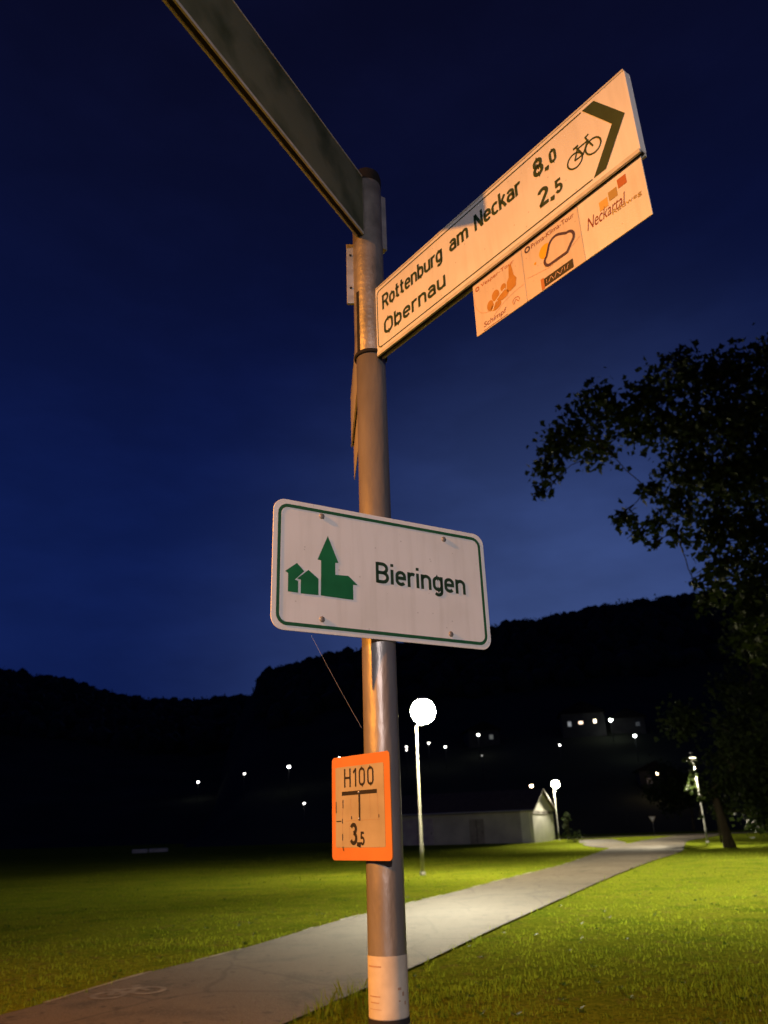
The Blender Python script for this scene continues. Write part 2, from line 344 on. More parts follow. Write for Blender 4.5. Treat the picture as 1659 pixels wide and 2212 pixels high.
def letters(pr, text, u0, u1, base, cap, w=.14, track=.07):
    tot = sum(G[c][0] for c in text) + track * (len(text) - 1)
    sx = (u1 - u0) / tot; x = 0
    for c in text:
        adv, strokes = G[c]
        for pts, cl in strokes:
            pr.rib([(u0 + (x + px) * sx, base + py * cap) for px, py in pts], w * min(sx, cap) if sx < cap * 1.5 else w * cap, bool(cl))
        x += adv + track
    return pr
def font_text(text, parent, name, material, u0, v0, width, y, height=None, shear=0.0):
    cu = bpy.data.curves.new(name, 'FONT'); cu.body = text; cu.shear = shear
    o = bpy.data.objects.new(name, cu); col.objects.link(o)
    me = bpy.data.meshes.new_from_object(o); bpy.data.objects.remove(o); bpy.data.curves.remove(cu)
    xs = [v.co.x for v in me.vertices]; ys = [v.co.y for v in me.vertices]
    s = width / (max(xs) - min(xs)); sy = s if height is None else height / (max(ys) - min(ys))
    x0 = min(xs); y0 = min(ys)
    for v in me.vertices: v.co = (u0 + (v.co.x - x0) * s, y, v0 + (v.co.y - y0) * sy)
    me.materials.clear(); me.materials.append(MT[material])
    return link(bpy.data.objects.new(name, me), parent)
def bike(pr, cx, cz, s, w, sl=0.0):
    T = lambda x, z: (cx + s * (x + sl * z), cz + s * z)
    for wx in (-1.15, 1.15):
        pr.rib([T(wx + .92 * math.cos(2 * math.pi * k / 22), .92 * math.sin(2 * math.pi * k / 22)) for k in range(22)], w, True)
    pr.rib([T(-1.15, 0), T(-.55, 1.15), T(.75, 1.15), T(-.1, -.05), T(-1.15, 0)], w)
    pr.rib([T(-.1, -.05), T(-.65, 1.5)], w); pr.rib([T(-1.0, 1.52), T(-.35, 1.52)], w * 1.3)
    pr.rib([T(1.15, 0), T(.72, 1.25), T(.62, 1.75), T(1.05, 1.85)], w)

# ------------------------------------------------------------------ setting: ground, path, road
def smooth(a, b, x):
    t = min(1, max(0, (x - a) / (b - a))); return t * t * (3 - 2 * t)
gp = lambda L_: [tuple(ground(x, y)[:2]) for x, y in L_]      # edges read off the photograph, laid on the ground
EDGE_R = [(-13.2, -12.0), (-8.6, -6.0), (-4.4, 0.8), (-2.6, 4.4), (-1.15, 7.3)] + gp([(887, 2092), (985, 2046), (1110, 1987), (1265, 1918), (1338, 1887), (1411, 1859), (1474, 1837)]) + [(21.6, 62.0), (26.0, 70.5), (33.0, 84.0)]
EDGE_L = [(-17.0, -11.0), (-11.8, -6.0), (-7.6, 0.5), (-5.7, 4.5)] + gp([(0, 2194), (103, 2166), (308, 2105), (513, 2053), (718, 1993), (875, 1953), (948, 1936), (1021, 1917), (1094, 1898), (1167, 1880), (1231, 1863)]) + [(12.6, 50.0), (16.6, 60.0), (21.0, 70.0), (28.0, 84.0)]
def dens(e, n=8):       # Catmull-Rom through the edge points
    P = [Vector(p) for p in e]; out = []
    for i in range(len(P) - 1):
        p0, p1, p2, p3 = P[max(i - 1, 0)], P[i], P[i + 1], P[min(i + 2, len(P) - 1)]
        for k in range(n):
            t = k / n
            out.append(.5 * ((2 * p1) + (p2 - p0) * t + (2 * p0 - 5 * p1 + 4 * p2 - p3) * t * t + (3 * p1 - p0 - 3 * p2 + p3) * t ** 3))
    return out + [P[-1]]
ER, EL = dens(EDGE_R), dens(EDGE_L)
ery = np.array([p.y for p in ER]); erx = np.array([p.x for p in ER]); ely = np.array([p.y for p in EL]); elx = np.array([p.x for p in EL])
def gz(x, y):           # gentle relief of the lawns (0 on and near the path)
    d = 0
    if y > -6 and y < 84:
        l_, r_ = np.interp(y, ely, elx), np.interp(y, ery, erx)
        d = max(l_ - x, x - r_, 0)
    else: d = 3
    return .10 * smooth(.5, 6, d) * (mnoise.noise(Vector((x * .13, y * .13, 0))) + .15) - .012 * smooth(0, .4, d)
def sheet(xs, ys, zf, name, m):
    v = [(x, y, zf(x, y)) for y in ys for x in xs]; n = len(xs)
    f = [(j * n + i, j * n + i + 1, (j + 1) * n + i + 1, (j + 1) * n + i) for j in range(len(ys) - 1) for i in range(n - 1)]
    return mesh_obj(name, v, f, m, smooth=True)
xs = [-1500, -700, -300, -150, -90, -60, -45] + list(np.arange(-36, 48.1, .6)) + [55, 70, 100, 160, 300, 700, 1500]
ys = [-1500, -500, -150, -60, -30, -15] + list(np.arange(-8, 90.1, .6)) + [96, 110, 140, 200, 320, 700, 1500]
tag(sheet(xs, ys, lambda x, y: gz(x, y) - .012 if -60 < x < 60 and -15 < y < 95 else -.03, 'ground', 'soil'), kind='structure')

def strip(name, A, B, m, z=.0, cols=16, jit=0):
    v, f = [], []; n = cols + 1
    for a, b in zip(A, B):
        for k in range(n): 
            p = a.lerp(b, k / cols); v.append((p.x, p.y, z + .025 * math.sin(math.pi * k / cols)))
    for i in range(len(A) - 1):
        for k in range(cols): f.append((i * n + k, i * n + k + 1, (i + 1) * n + k + 1, (i + 1) * n + k))
    return mesh_obj(name, v, f, m, smooth=True)
YS = np.concatenate([np.arange(-11, 30, .35), np.arange(30, 84, .8)])     # both edges sampled at the same stations
EL2 = [Vector((float(np.interp(y, ely, elx)), float(y))) for y in YS]; ER2 = [Vector((float(np.interp(y, ery, erx)), float(y))) for y in YS]
path = tag(strip('path', EL2, ER2, 'asphalt', .006), kind='structure')
# pale edging along the far side of the path, broken and partly overgrown
v, f = [], []
for i in range(len(EL) - 1):
    for sub in range(4):
        a, b = EL[i].lerp(EL[i + 1], sub / 4), EL[i].lerp(EL[i + 1], (sub + 1) / 4 - .02)
        if mnoise.noise(Vector((a.x * .9, a.y * .9, 3))) < -.02: continue
        d = (b - a).normalized(); nn = Vector((-d.y, d.x))
        w0 = .028 + .022 * mnoise.noise(Vector((a.y * 2, 0, 1))); w1 = .028 + .022 * mnoise.noise(Vector((b.y * 2, 0, 1)))
        k = len(v)
        for p, w in ((a, w0), (b, w1)):
            for s in (-1, 1):
                q = p + nn * (w * s); v.append((q.x, q.y, .011))
        f.append((k, k + 1, k + 3, k + 2))
edg = tag(mesh_obj('path_edging', v, f, 'edging'), kind='structure')
# worn bicycle marking on the near asphalt
pm = Print(0.0)
bike(pm, 0, 0, .20, .07, .0)
mk = pm.build('road_marking', 'marking', path)
mp_ = ground(277, 2150); ca, sa = math.cos(R(25)), math.sin(R(25))
for vv in mk.data.vertices:         # laid on the crowned asphalt
    a, b = vv.co.x * .85, vv.co.z * 1.1
    x_, y_ = mp_.x + a * ca - b * sa, mp_.y + a * sa + b * ca
    l_, r_ = np.interp(y_, ely, elx), np.interp(y_, ery, erx)
    vv.co = (x_, y_, .006 + .025 * math.sin(math.pi * min(1, max(0, (x_ - l_) / (r_ - l_)))) + .0035)
# side road that crosses beyond the lawn, and the drive towards the barn
A = dens([(13.0, 92.0), (24.0, 88.0), (40.0, 87.0), (70.0, 92.0)]); B = dens([(15.0, 97.0), (24.0, 93.5), (40.0, 92.5), (70.0, 98.0)])
tag(strip('road', A, B, 'asphalt', .004), kind='structure')
A = dens([(13.3, 50.5), (13.2, 57.0), (14.6, 66.0), (17.5, 80.0)]); B = dens([(15.6, 55.5), (16.4, 59.0), (18.0, 66.0), (20.5, 79.0)])
tag(strip('drive', A, B, 'asphalt', .002), kind='structure')

# ------------------------------------------------------------------ hills and far woods
def ridge_fn(pts):
    q = [at(x, y, 300) for x, y in pts]
    a = [p.x / p.y for p in q]; k = [(p.z - CAM_H) / p.y for p in q]
    return lambda t: float(np.interp(t, a, k))
kR = ridge_fn([(568, 1470), (640, 1446), (760, 1420), (1065, 1368), (1200, 1343), (1300, 1323), (1440, 1303), (1659, 1280)])
kL = ridge_fn([(-300, 1420), (0, 1462), (150, 1487), (240, 1516), (400, 1534), (500, 1524), (565, 1522), (760, 1540)])
A_EDGE = at(568, 1470, 300).x / 300
def hR(x, y):            # right, nearer hill
    t = x / max(y, 1); k = kR(t) * smooth(A_EDGE - .085, A_EDGE - .004, t)
    Y1 = 300.0
    s = (y - 118) / (Y1 - 118)
    if s <= 0: return -.05
    z = k * Y1 * (s ** 1.25 if s < 1 else 1 + .12 * math.sin(min(1.5, (s - 1) * 1.2)))
    return z + 1.2 * mnoise.noise(Vector((x * .02, y * .02, 0))) * min(1, s * 3)
def hL(x, y):            # left, farther hill
    t = x / max(y, 1); Y1 = 470.0; s = (y - 175) / (Y1 - 175)
    if s <= 0: return -.05
    z = kL(t) * Y1 * (s ** 1.2 if s < 1 else 1 + .1 * (s - 1))
    return z + 1.6 * mnoise.noise(Vector((x * .015, y * .015, 5))) * min(1, s * 3)
def hill(name, fn, a0, a1, ys):
    A_ = np.linspace(a0, a1, 110); v = []; n = len(A_)
    for y in ys:
        for a in A_: v.append((a * y, y, fn(a * y, y)))
    f = [(j * n + i, j * n + i + 1, (j + 1) * n + i + 1, (j + 1) * n + i) for j in range(len(ys) - 1) for i in range(n - 1)]
    return tag(mesh_obj(name, v, f, 'hill', smooth=True), kind='structure')
hill('hill', hR, A_EDGE - .09, 1.6, list(np.linspace(117, 300, 30)) + [330, 380, 430])
hill('hill', hL, -1.8, .35, list(np.linspace(174, 470, 30)) + [500, 560])
def wood(name, fn, a0, a1, y0, y1, n, rmin, rmax, extra, hgt):
    ico = bmesh.new(); bmesh.ops.create_icosphere(ico, subdivisions=2, radius=1)
    iv = np.array([v.co[:] for v in ico.verts]); fi = np.array([[v.index for v in f.verts] for f in ico.faces]); ico.free()
    V, F, k = [], [], 0
    spots = [(random.uniform(a0, a1), y1 - (y1 - y0) * random.random() ** 1.6) for _ in range(n)] + extra
    for a, y in spots:
        x = a * y; r = random.uniform(rmin, rmax); z = fn(x, y)
        q = iv * (1 + .30 * (rng.random((len(iv), 1)) - .5)) * np.array([r, r, r * random.uniform(1.0, 1.5)])
        q = q + np.array([x, y, z + hgt - r * 1.0])
        V.append(q); F.append(fi + k); k += len(iv)
        # loose twigs and leaf clumps breaking the outline
        m = 26; d = rng.normal(size=(m, 3)); d /= np.linalg.norm(d, axis=1)[:, None]; d[:, 2] = np.abs(d[:, 2])
        c = d * r * np.array([1, 1, 1.2]) * rng.uniform(.92, 1.18, (m, 1)) + np.array([x, y, z + hgt - r])
        e1 = rng.normal(size=(m, 3)) * r * .16; e2 = rng.normal(size=(m, 3)) * r * .16
        V.append(np.stack([c, c + e1, c + e2], 1).reshape(-1, 3)); F.append(np.arange(m * 3).reshape(m, 3) + k); k += m * 3
    me = bpy.data.meshes.new(name); me.from_pydata(np.concatenate(V).tolist(), [], np.concatenate(F).tolist()); me.materials.append(MT['leaf_far'])
    o = link(bpy.data.objects.new(name, me)); return o
ex = [(A_EDGE + .001 + .012 * random.random(), random.uniform(280, 300)) for _ in range(14)]
ex += [(a, 298 + random.uniform(-4, 4)) for a in np.arange(A_EDGE + .002, .75, .011)]
tag(wood('forest', hR, A_EDGE + .004, .85, 225, 312, 900, 2.6, 4.2, ex, 4.0), 'dark wooded ridge rising to the right above the lit houses', 'forest', kind='stuff')
ex = [(a, 468 + random.uniform(-5, 5)) for a in np.arange(-.62, .12, .011)]
tag(wood('forest', hL, -.70, .15, 330, 478, 700, 3.6, 6.0, ex, 6.0), 'dark wooded ridge at the far left end of the valley', 'forest', kind='stuff')

# ------------------------------------------------------------------ street lamps
def batwing(light, inten, color, fwd=(.9, -.43), peak=66.0, cut0=76.0, cut1=89.0, expo=3.0, lobe=(-.50, .45)):
    """street-lantern distribution: even light on the ground out to the cut-off angle, little above it"""
    light.use_nodes = True; t = light.node_tree; n = t.nodes; l = t.links
    em = n['Emission']; g = n.new('ShaderNodeNewGeometry'); s = n.new('ShaderNodeSeparateXYZ'); l.new(g.outputs['Incoming'], s.inputs[0])
    neg = n.new('ShaderNodeMath'); neg.operation = 'MULTIPLY'; neg.inputs[1].default_value = LSIGN; l.new(s.outputs['Z'], neg.inputs[0])
    c = n.new('ShaderNodeMath'); c.operation = 'MAXIMUM'; l.new(neg.outputs[0], c.inputs[0]); c.inputs[1].default_value = math.cos(R(peak))
    p = n.new('ShaderNodeMath'); p.operation = 'POWER'; l.new(c.outputs[0], p.inputs[0]); p.inputs[1].default_value = -expo
    f = n.new('ShaderNodeMapRange'); f.interpolation_type = 'SMOOTHSTEP'; l.new(neg.outputs[0], f.inputs[0])
    f.inputs[1].default_value = math.cos(R(cut1)); f.inputs[2].default_value = math.cos(R(cut0)); f.inputs[3].default_value = .012; f.inputs[4].default_value = 1.0
    m = n.new('ShaderNodeMath'); m.operation = 'MULTIPLY'; l.new(p.outputs[0], m.inputs[0]); l.new(f.outputs[0], m.inputs[1])
    # thrown forward over the path, little light behind the post
    dt = n.new('ShaderNodeVectorMath'); dt.operation = 'DOT_PRODUCT'; l.new(g.outputs['Incoming'], dt.inputs[0]); dt.inputs[1].default_value = (-LSIGN * fwd[0], -LSIGN * fwd[1], 0)
    b = n.new('ShaderNodeMapRange'); b.interpolation_type = 'SMOOTHSTEP'; l.new(dt.outputs['Value'], b.inputs[0])
    b.inputs[1].default_value = lobe[0]; b.inputs[2].default_value = lobe[1]; b.inputs[3].default_value = .02; b.inputs[4].default_value = 1.0
    m2 = n.new('ShaderNodeMath'); m2.operation = 'MULTIPLY'; l.new(m.outputs[0], m2.inputs[0]); l.new(b.outputs[0], m2.inputs[1]); m = m2
    em.inputs[0].default_value = (*color, 1); l.new(m.outputs[0], em.inputs[1])
    light.energy = inten
LSIGN = -1.0
WARM = (1.0, .90, .64)
LAMP_GROUP = 'path lamps with round lanterns'
def street_lamp(loc, arm_dir, height, label, power, color=WARM, glow=60.0, globe=.36, arm=.28, group=None, bw=True, lean=0.0, lightr=.12, fwd=(.9, -.43), hooded=False, cuts=(66, 76, 89), gcol=None):
    t = thing('street_lamp', loc, 0, label, 'lamp', group)
    a = Vector((math.cos(arm_dir), math.sin(arm_dir), 0))
    top = height - globe - .10
    MB().tube([(0, 0, -.05), (0, 0, 1.0), (0, 0, 1.02), (0, 0, top)], [.072, .070, .052, .038], 14).build('post', 'post', t, True)
    MB().lathe([(.0, .10), (.10, .10), (.105, .02), (.12, 0), (.12, -.05)], 16).build('base_collar', 'post', t, True)
    pts = [Vector((0, 0, top)) + a * (arm * (1 - math.cos(R(u)))) + Vector((0, 0, .09 * math.sin(R(u)))) for u in (0, 20, 45, 70, 90)]
    MB().tube(pts, .030, 10).build('arm', 'post', t, True)
    c = a * arm + Vector((0, 0, height))
    MB().lathe([(.001, globe * 1.18), (globe * .25, globe * 1.16), (globe * .45, globe * 1.02), (globe * .50, globe * .88)], 20, c).build('lantern_cap', 'steel_dark', t, True)
    prof = [(globe * math.sin(R(q)), globe * math.cos(R(q))) for q in range(180, -1, -12)]
    if hooded:      # downward lantern under a deep shade
        MB().lathe([(.04, globe * .5), (.10, globe * .42), (globe * .8, -globe * .15), (globe * 1.05, -globe * .55), (globe * 1.03, -globe * .56), (globe * .78, -globe * .18), (.05, globe * .3)], 24, c).build('shade', 'steel_dark', t, True)
        prof = [(.001, -globe * .10), (globe * .74, -globe * .10), (globe * .74, -globe * .05), (.001, 0)]
    MB().lathe(prof, 28, c).build('globe' if not hooded else 'lens', emit('lantern_glow', gcol or color, glow), t, True)
    ld = bpy.data.lights.new('lantern_light', 'POINT'); ld.shadow_soft_size = lightr; ld.energy = power
    lo = bpy.data.objects.new('lantern_light', ld); link(lo, t); lo.location = c + Vector((0, 0, -globe - .06 - lightr))
    if bw: batwing(ld, power, color, fwd, *cuts)
    else: ld.color = color
    return t

L1 = Vector((.93, 29.28, 0))
street_lamp(L1, 0, 5.50, 'brightly lit path lamp with round lantern beside the long grey barn wall', 1230, group=LAMP_GROUP, glow=400, globe=.45, cuts=(70, 72, 79.5, 3.4, (-.15, .85)), gcol=(1, .87, .52))
street_lamp((15.95, 81.2, 0), 0, 5.10, 'lit path lamp standing at the corner of the white gable', 850, group=LAMP_GROUP, glow=260, arm=.2, fwd=(.5, -.87), gcol=(1, .92, .62))
street_lamp((21.2, 57.0, 0), R(200), 5.50, 'lit path lamp with its lantern hidden among tree leaves', 2300, group=LAMP_GROUP, glow=30, arm=.1, fwd=(-.9, -.2), hooded=True, cuts=(60, 64, 76))
street_lamp((.6, -11.5, 0), R(60), 5.60, 'path lamp with round lantern standing behind the viewer', 180, color=(1, .88, .89), glow=30, fwd=(.0, 1), cuts=(66, 77, 87, 3.0, (.78, .94)))
street_lamp((-6.65, -2.62, 0), R(30), 5.85, 'sodium street lamp with orange lantern left of the signpost', 740, color=(1, .345, .03), glow=15, globe=.20, lightr=.06, fwd=(.76, .65), cuts=(62, 62, 80, 3.0, (.15, .85)))

# ------------------------------------------------------------------ the signpost
PX, PY, PR = -.025, 2.0, .0445
post = thing('sign_post', (PX, PY, 0), 0, 'round galvanised steel post carrying the signs beside the path', 'post')
MB().tube([(0, 0, -.3), (0, 0, 1.0), (0, 0, 2.0), (0, 0, 2.86)], PR, 48).build('pole', 'steel', post, True)
MB().lathe([(PR - .002, 2.835), (PR + .0035, 2.835), (PR + .0045, 2.842), (PR + .0045, 3.535), (PR + .001, 3.552), (PR * .7, 3.572), (PR * .3, 3.580), (.0005, 3.581)], 48).build('sleeve', 'steel_dark', post, True)
MB().lathe([(PR + .0035, 2.828), (PR + .0062, 2.830), (PR + .0062, 2.838), (PR + .0045, 2.840)], 48).build('sleeve_ring', 'rubber', post, True)
MB().lathe([(PR + .0046, 3.515), (PR + .006, 3.517), (PR + .006, 3.545), (PR + .002, 3.563), (PR * .6, 3.585), (.0005, 3.592)], 40).build('post_cap', 'rubber', post, True)
ra = math.atan2(-.80, -.60)
def on_pole(ang, r, z, dz, dw, dd, name, m):
    bx = MB().box(-dd / 2, dd / 2, -dw / 2, dw / 2, -dz / 2, dz / 2).build(name, m, post)
    bx.location = (r * math.cos(ang), r * math.sin(ang), z); bx.rotation_euler = (0, 0, ang); return bx
on_pole(math.atan2(-.69, -.72), PR + .0035, 2.95, .22, .011, .004, 'mounting_slot', 'rubber')
bevel(on_pole(math.atan2(-.05, -1), PR + .014, 3.155, .235, .012, .024, 'clamp_bar', 'alu'))
bevel(on_pole(math.atan2(.55, .83), PR + .013, 3.385, .225, .030, .020, 'clamp_bar', 'alu'))
MB().box(-.004, .004, -.004, .004, -.012, .012).build('clamp_bolt', 'alu', post).location = (.035, .036, 3.512)
for dz in (.07, -.06):
    b = MB().tube([(0, -.004, 0), (0, .004, 0)], .004, 8).build('clamp_bolt', 'rubber', post); b.location = (-.057, -.008, 3.155 + dz)
# sticker wrapped round the pole
def wrap(a0, a1, z0, z1, r, n=14):
    v = [(r * math.cos(R(a0 + (a1 - a0) * k / n)), r * math.sin(R(a0 + (a1 - a0) * k / n)), z) for z in (z0, z1) for k in range(n + 1)]
    return v, [(k, k + 1, n + 2 + k, n + 1 + k) for k in range(n)]
SA = -90 - 2
v, f = wrap(-200, 30, 1.118, 1.238, PR + .0006, 30); stk = mesh_obj('sticker', v, f, 'sticker', post, True)
m_ = MB()
for a0, a1, z0, z1 in ((-158, -108, 1.2165, 1.2195), (-152, -112, 1.1595, 1.162), (-150, -116, 1.148, 1.150), (-152, -110, 1.136, 1.1372), (-62, -50, 1.172, 1.177), (-48, -40, 1.160, 1.168), (-60, -54, 1.150, 1.153), (-40, -33, 1.143, 1.150)):
    v, f = wrap(a0, a1, z0, z1, PR + .0011, 10); mesh_obj('faded_print_line', v, f, 'stickermark', stk, True)
v, f = wrap(-205, 35, 1.105, 1.1165, PR + .0016, 30); mesh_obj('tape_band', v, f, 'rubber', post, True)
v, f = wrap(-205, 35, 1.02, 1.105, PR + .0008, 30); mesh_obj('lower_sticker', v, f, 'stickermark', post, True)

# --- arrow signs
def arrow_board(name, a, z0, label, L=.934, H=.239, TH=.022, start=.046, face='sheet'):
    o = thing(name, (PX + start * math.cos(a), PY + start * math.sin(a), z0), a, label, 'direction sign')
    bevel(MB().prism(rrect(0, .0, L, H, .004, 3), -TH / 2, TH / 2).build('panel', face, o), .001)
    for y0, y1 in ((-TH / 2 - .0015, -TH / 2 + .004), (TH / 2 - .004, TH / 2 + .0015)):
        MB().box(.004, L - .002, y0, y1, -.007, .0035).build('bottom_rail', 'rail', o)
        MB().box(.004, L - .002, y0, y1, H - .0025, H + .003).build('top_rail', 'rail', o)
    MB().box(.004, L - .002, -TH / 2 + .0055, TH / 2 - .0055, -.002, .001).build('rail_groove', 'rubber', o)
    MB().box(-.010, .002, -.016, .016, .02, H - .02).build('bracket', 'steel_dark', o)
    return o
def hang_plates(o, L, H, y=0.0):
    out = []
    for u0, u1 in ((.434, .619), (.620, .806), (.807, .991)):
        p = bevel(MB().prism([(u0 * L, -.178 * L), (u1 * L, -.178 * L), (u1 * L, -.006), (u0 * L, -.006)], y - .0015, y + .0015).build('route_plate', 'plate', o), .0006)
        out.append(p)
    return out

A1 = -.9079; L1s, H1 = .934, .239
s1 = arrow_board('direction_sign', A1, 2.8176, 'white arrow sign with two destinations and a bicycle, three route plates below', start=.0452)
F1 = -.011 - .0009
sx = L1s; q = lambda p: [(x * sx, z * sx * 1.0236) for x, z in p]
def word_part(parent, y, material, *a, **k):
    p_ = Print(y); letters(p_, *a, **k); return p_.build('lettering', material, parent)
def number_part(parent, y, material, groups):
    p_ = Print(y)
    for a in groups: letters(p_, *a)
    return p_.build('lettering', material, parent)
for word, u0, u1 in (('Rottenburg', .038, .333), ('am', .366, .446), ('Neckar', .474, .652)):
    word_part(s1, F1, 'pgreen', word, u0 * sx, u1 * sx, .153 * sx, .057 * sx, .165)
word_part(s1, F1, 'pgreen', 'Obernau', .042 * sx, .340 * sx, .052 * sx, .057 * sx, .165)
for a in (('8', .700, .733, .160, .056, .19), (',', .740, .749, .160, .05, .3), ('0', .756, .777, .163, .042, .2), ('2', .703, .738, .056, .056, .19), (',', .744, .753, .056, .05, .3), ('5', .760, .782, .058, .042, .2)):
    word_part(s1, F1, 'pgreen', a[0], a[1] * sx, a[2] * sx, a[3] * sx, a[4] * sx, a[5])
pr = Print(F1)
pr.rib(q([(.868, .018)] + [(.027, .018)] + arc(.027, .034, .016, .016, 270, 180, 5) + arc(.027, .218, .016, .016, 180, 90, 5) + [(.868, .234)]), .0032)
pr.build('border_line', 'pgreen', s1)
pr = Print(F1); pr.fill(q([(.872, .236), (.944, .127), (.872, .018), (.908, .018), (.981, .127), (.908, .236)][::-1])); pr.build('chevron', 'pgreen', s1)
pr = Print(F1); bike(pr, .857 * sx, .112 * sx, .0245 * sx, .0042, -.1); pr.build('bicycle_symbol', 'pgreen', s1)
P1, P2, P3 = hang_plates(s1, L1s, H1)
FP = -.0015 - .0006
def pp(u0): return lambda pts: [((u0 + x) * sx, z * sx) for x, z in pts]
# route plate 1: snack tour
Q = pp(.434)
P1.data.materials[0] = MT['plate_tint']
pr = Print(FP); pr.ring(*Q([(.018, -.030)])[0], .006 * sx, .003); pr.build('route_badge', 'rust', P1)
font_text('Vesper-Tour', P1, 'route_name', 'rust', (.434 + .032) * sx, -.037 * sx, .125 * sx, FP, .015 * sx)
pr = Print(FP)
pr.fill(Q([(.135, -.112), (.155, -.106), (.160, -.085), (.152, -.070), (.146, -.030), (.138, -.030), (.134, -.068), (.126, -.078), (.122, -.108)]))
for cx, cz, rx, rz in ((.060, -.112, .012, .017), (.082, -.092, .014, .017), (.112, -.085, .010, .012), (.108, -.108, .022, .013), (.080, -.125, .020, .012)):
    pr.fill(Q([(cx + rx * math.cos(2 * math.pi * k / 14), cz + rz * math.sin(2 * math.pi * k / 14)) for k in range(14)]))
pr.build('snack_symbol', 'brown', P1)
pr = Print(FP - .0002); pr.rib(Q([(.066, -.132), (.080, -.110), (.098, -.100), (.118, -.092)]), .0028); pr.build('symbol_line', 'plate', P1)
pr = Print(FP); pr.rib(Q(arc(.062, -.065, .058, .062, 170, 300, 14)), .0014); pr.rib(Q([(.070, -.150), (.110, -.130), (.150, -.122), (.183, -.120)]), .0016); pr.build('swirl_line', 'pale', P1)
font_text('Schimpf', P1, 'sponsor_name', 'maroon', (.434 + .030) * sx, -.170 * sx, .085 * sx, FP, .020 * sx, .15)
pr = Print(FP); pr.rib(Q([(.028, -.1745), (.118, -.1745)]), .0014); pr.build('underline', 'maroon', P1)
pr = Print(FP); pr.rib(Q(arc(.150, -.152, .012, .010, 200, -20, 8)), .0016); pr.rib(Q([(.140, -.160), (.150, -.148), (.160, -.160)]), .0016); pr.build('emblem', 'rust', P1)
# route plate 2: cloud and sun
Q = pp(.620)
P2.data.materials[0] = MT['plate_tint']
pr = Print(FP); pr.ring(*Q([(.020, -.026)])[0], .0075 * sx, .0042); pr.build('route_badge', 'purple', P2)
font_text('Prima-Klima-Tour', P2, 'route_name', 'maroon', (.620 + .034) * sx, -.033 * sx, .140 * sx, FP, .014 * sx)
pr = Print(FP); pr.disc(*Q([(.076, -.070)])[0], .021 * sx); pr.disc(*Q([(.040, -.085)])[0], .004 * sx, 8); pr.build('sun_symbol', 'yellow', P2)
cl = Q(arc(.086, -.103, .016, .016, 270, 120, 8) + arc(.112, -.075, .026, .026, 165, 60, 8) + arc(.147, -.083, .019, .019, 95, -60, 8) + [(.140, -.119)])
pr = Print(FP - .0003); pr.fill(cl); pr.build('cloud_fill', 'plate_tint', P2)
pr = Print(FP - .0006); pr.rib(cl, .0070, True); pr.build('cloud_outline', 'purple', P2)
pr = Print(FP); pr.rib(Q([(.010, -.112), (.040, -.118), (.080, -.125), (.140, -.118), (.182, -.100)]), .0014); pr.build('swirl_line', 'pale', P2)
pr = Print(FP); pr.fill(Q([(.060, -.172), (.152, -.172), (.152, -.147), (.060, -.147)])); pr.build('sponsor_bar', 'black', P2)
pr = Print(FP); pr.fill(Q([(.050, -.176), (.060, -.176), (.060, -.143), (.050, -.143)])); pr.build('sponsor_stripe', 'red', P2)
pr = Print(FP - .0005)
for k, (dx, lean) in enumerate(((.068, 0), (.078, .004), (.087, -.003), (.097, .003), (.107, -.004), (.116, .004), (.126, 0), (.135, .003))):
    pr.rib(Q([(dx - lean, -.166), (dx + lean, -.154)]), .0013)
pr.build('sponsor_strokes', 'pale', P2)
# route plate 3: valley cycle route
Q = pp(.807)
for (x0, z0), mm in (((.060, -.075), 'ochre'), ((.088, -.066), 'olive'), ((.116, -.050), 'rust')):
    pr = Print(FP); pr.fill(Q([(x0, z0), (x0 + .024, z0), (x0 + .024, z0 + .026), (x0, z0 + .026)])); pr.build('colour_square', mm, P3)
font_text('Neckartal', P3, 'route_name', 'maroon', (.807 + .018) * sx, -.103 * sx, .112 * sx, FP, .034 * sx, .35)
font_text('Radweg', P3, 'route_subtitle', 'olive', (.807 + .090) * sx, -.112 * sx, .080 * sx, FP - .0003, .016 * sx)

s2 = arrow_board('direction_sign', math.atan2(.995, -.098), 3.040, 'arrow sign seen edge-on behind the post with plates hanging below', H=.235)
hang_plates(s2, .934, .235)
s3 = arrow_board('direction_sign', math.atan2(-.886, -.465), 3.280, 'algae-stained arrow sign, shade put into its colour, on top of the post seen from below', L=.96, H=.240, TH=.024, face='sheet_algae_shade')

# --- village sign
def bolt(o, u, y, v, r, m='steel_dark'):
    b = MB().lathe([(r, 0), (r, .0012), (r * .8, .0024), (r * .35, .0030), (.0003, .0030)], 14).build('screw', m, o, True)
    b.rotation_euler = (R(90), 0, 0); b.location = (u, y, v); return b
B0 = (-.279, 1.7936, 1.949); BA = math.atan2(.505, .863); BL = .656; BH = .342
vs = thing('village_sign', B0, BA, 'white village name sign with green border and green church symbol', 'sign')
bevel(MB().prism(rrect(0, 0, BL, BH, .033, 8), 0, .003).build('panel', 'sheet', vs), .0007)
fy = -.0008; S = BL / .65
pr = Print(fy); pr.rib(rrect(.0165, .0165, BL - .0165, BH - .0165, .024, 6), .0085, True); pr.build('border_line', 'gline', vs)
pr = Print(fy); letters(pr, 'Bieringen', .289 * S, .575 * S, .150 * S, .057 * S, .16); pr.build('lettering', 'pgreen', vs)
q = lambda p: [(x * S, z * S) for x, z in p]
pr = Print(fy); pr.fill(q([(.042, .096), (.069, .096), (.069, .126), (.060, .128), (.085, .153), (.065, .172), (.034, .147), (.042, .143)])); pr.build('house_symbol', 'green', vs)
pr = Print(fy); pr.fill(q([(.076, .095), (.124, .096), (.124, .138), (.0965, .158), (.066, .132), (.076, .130)])); pr.build('house_symbol', 'green', vs)
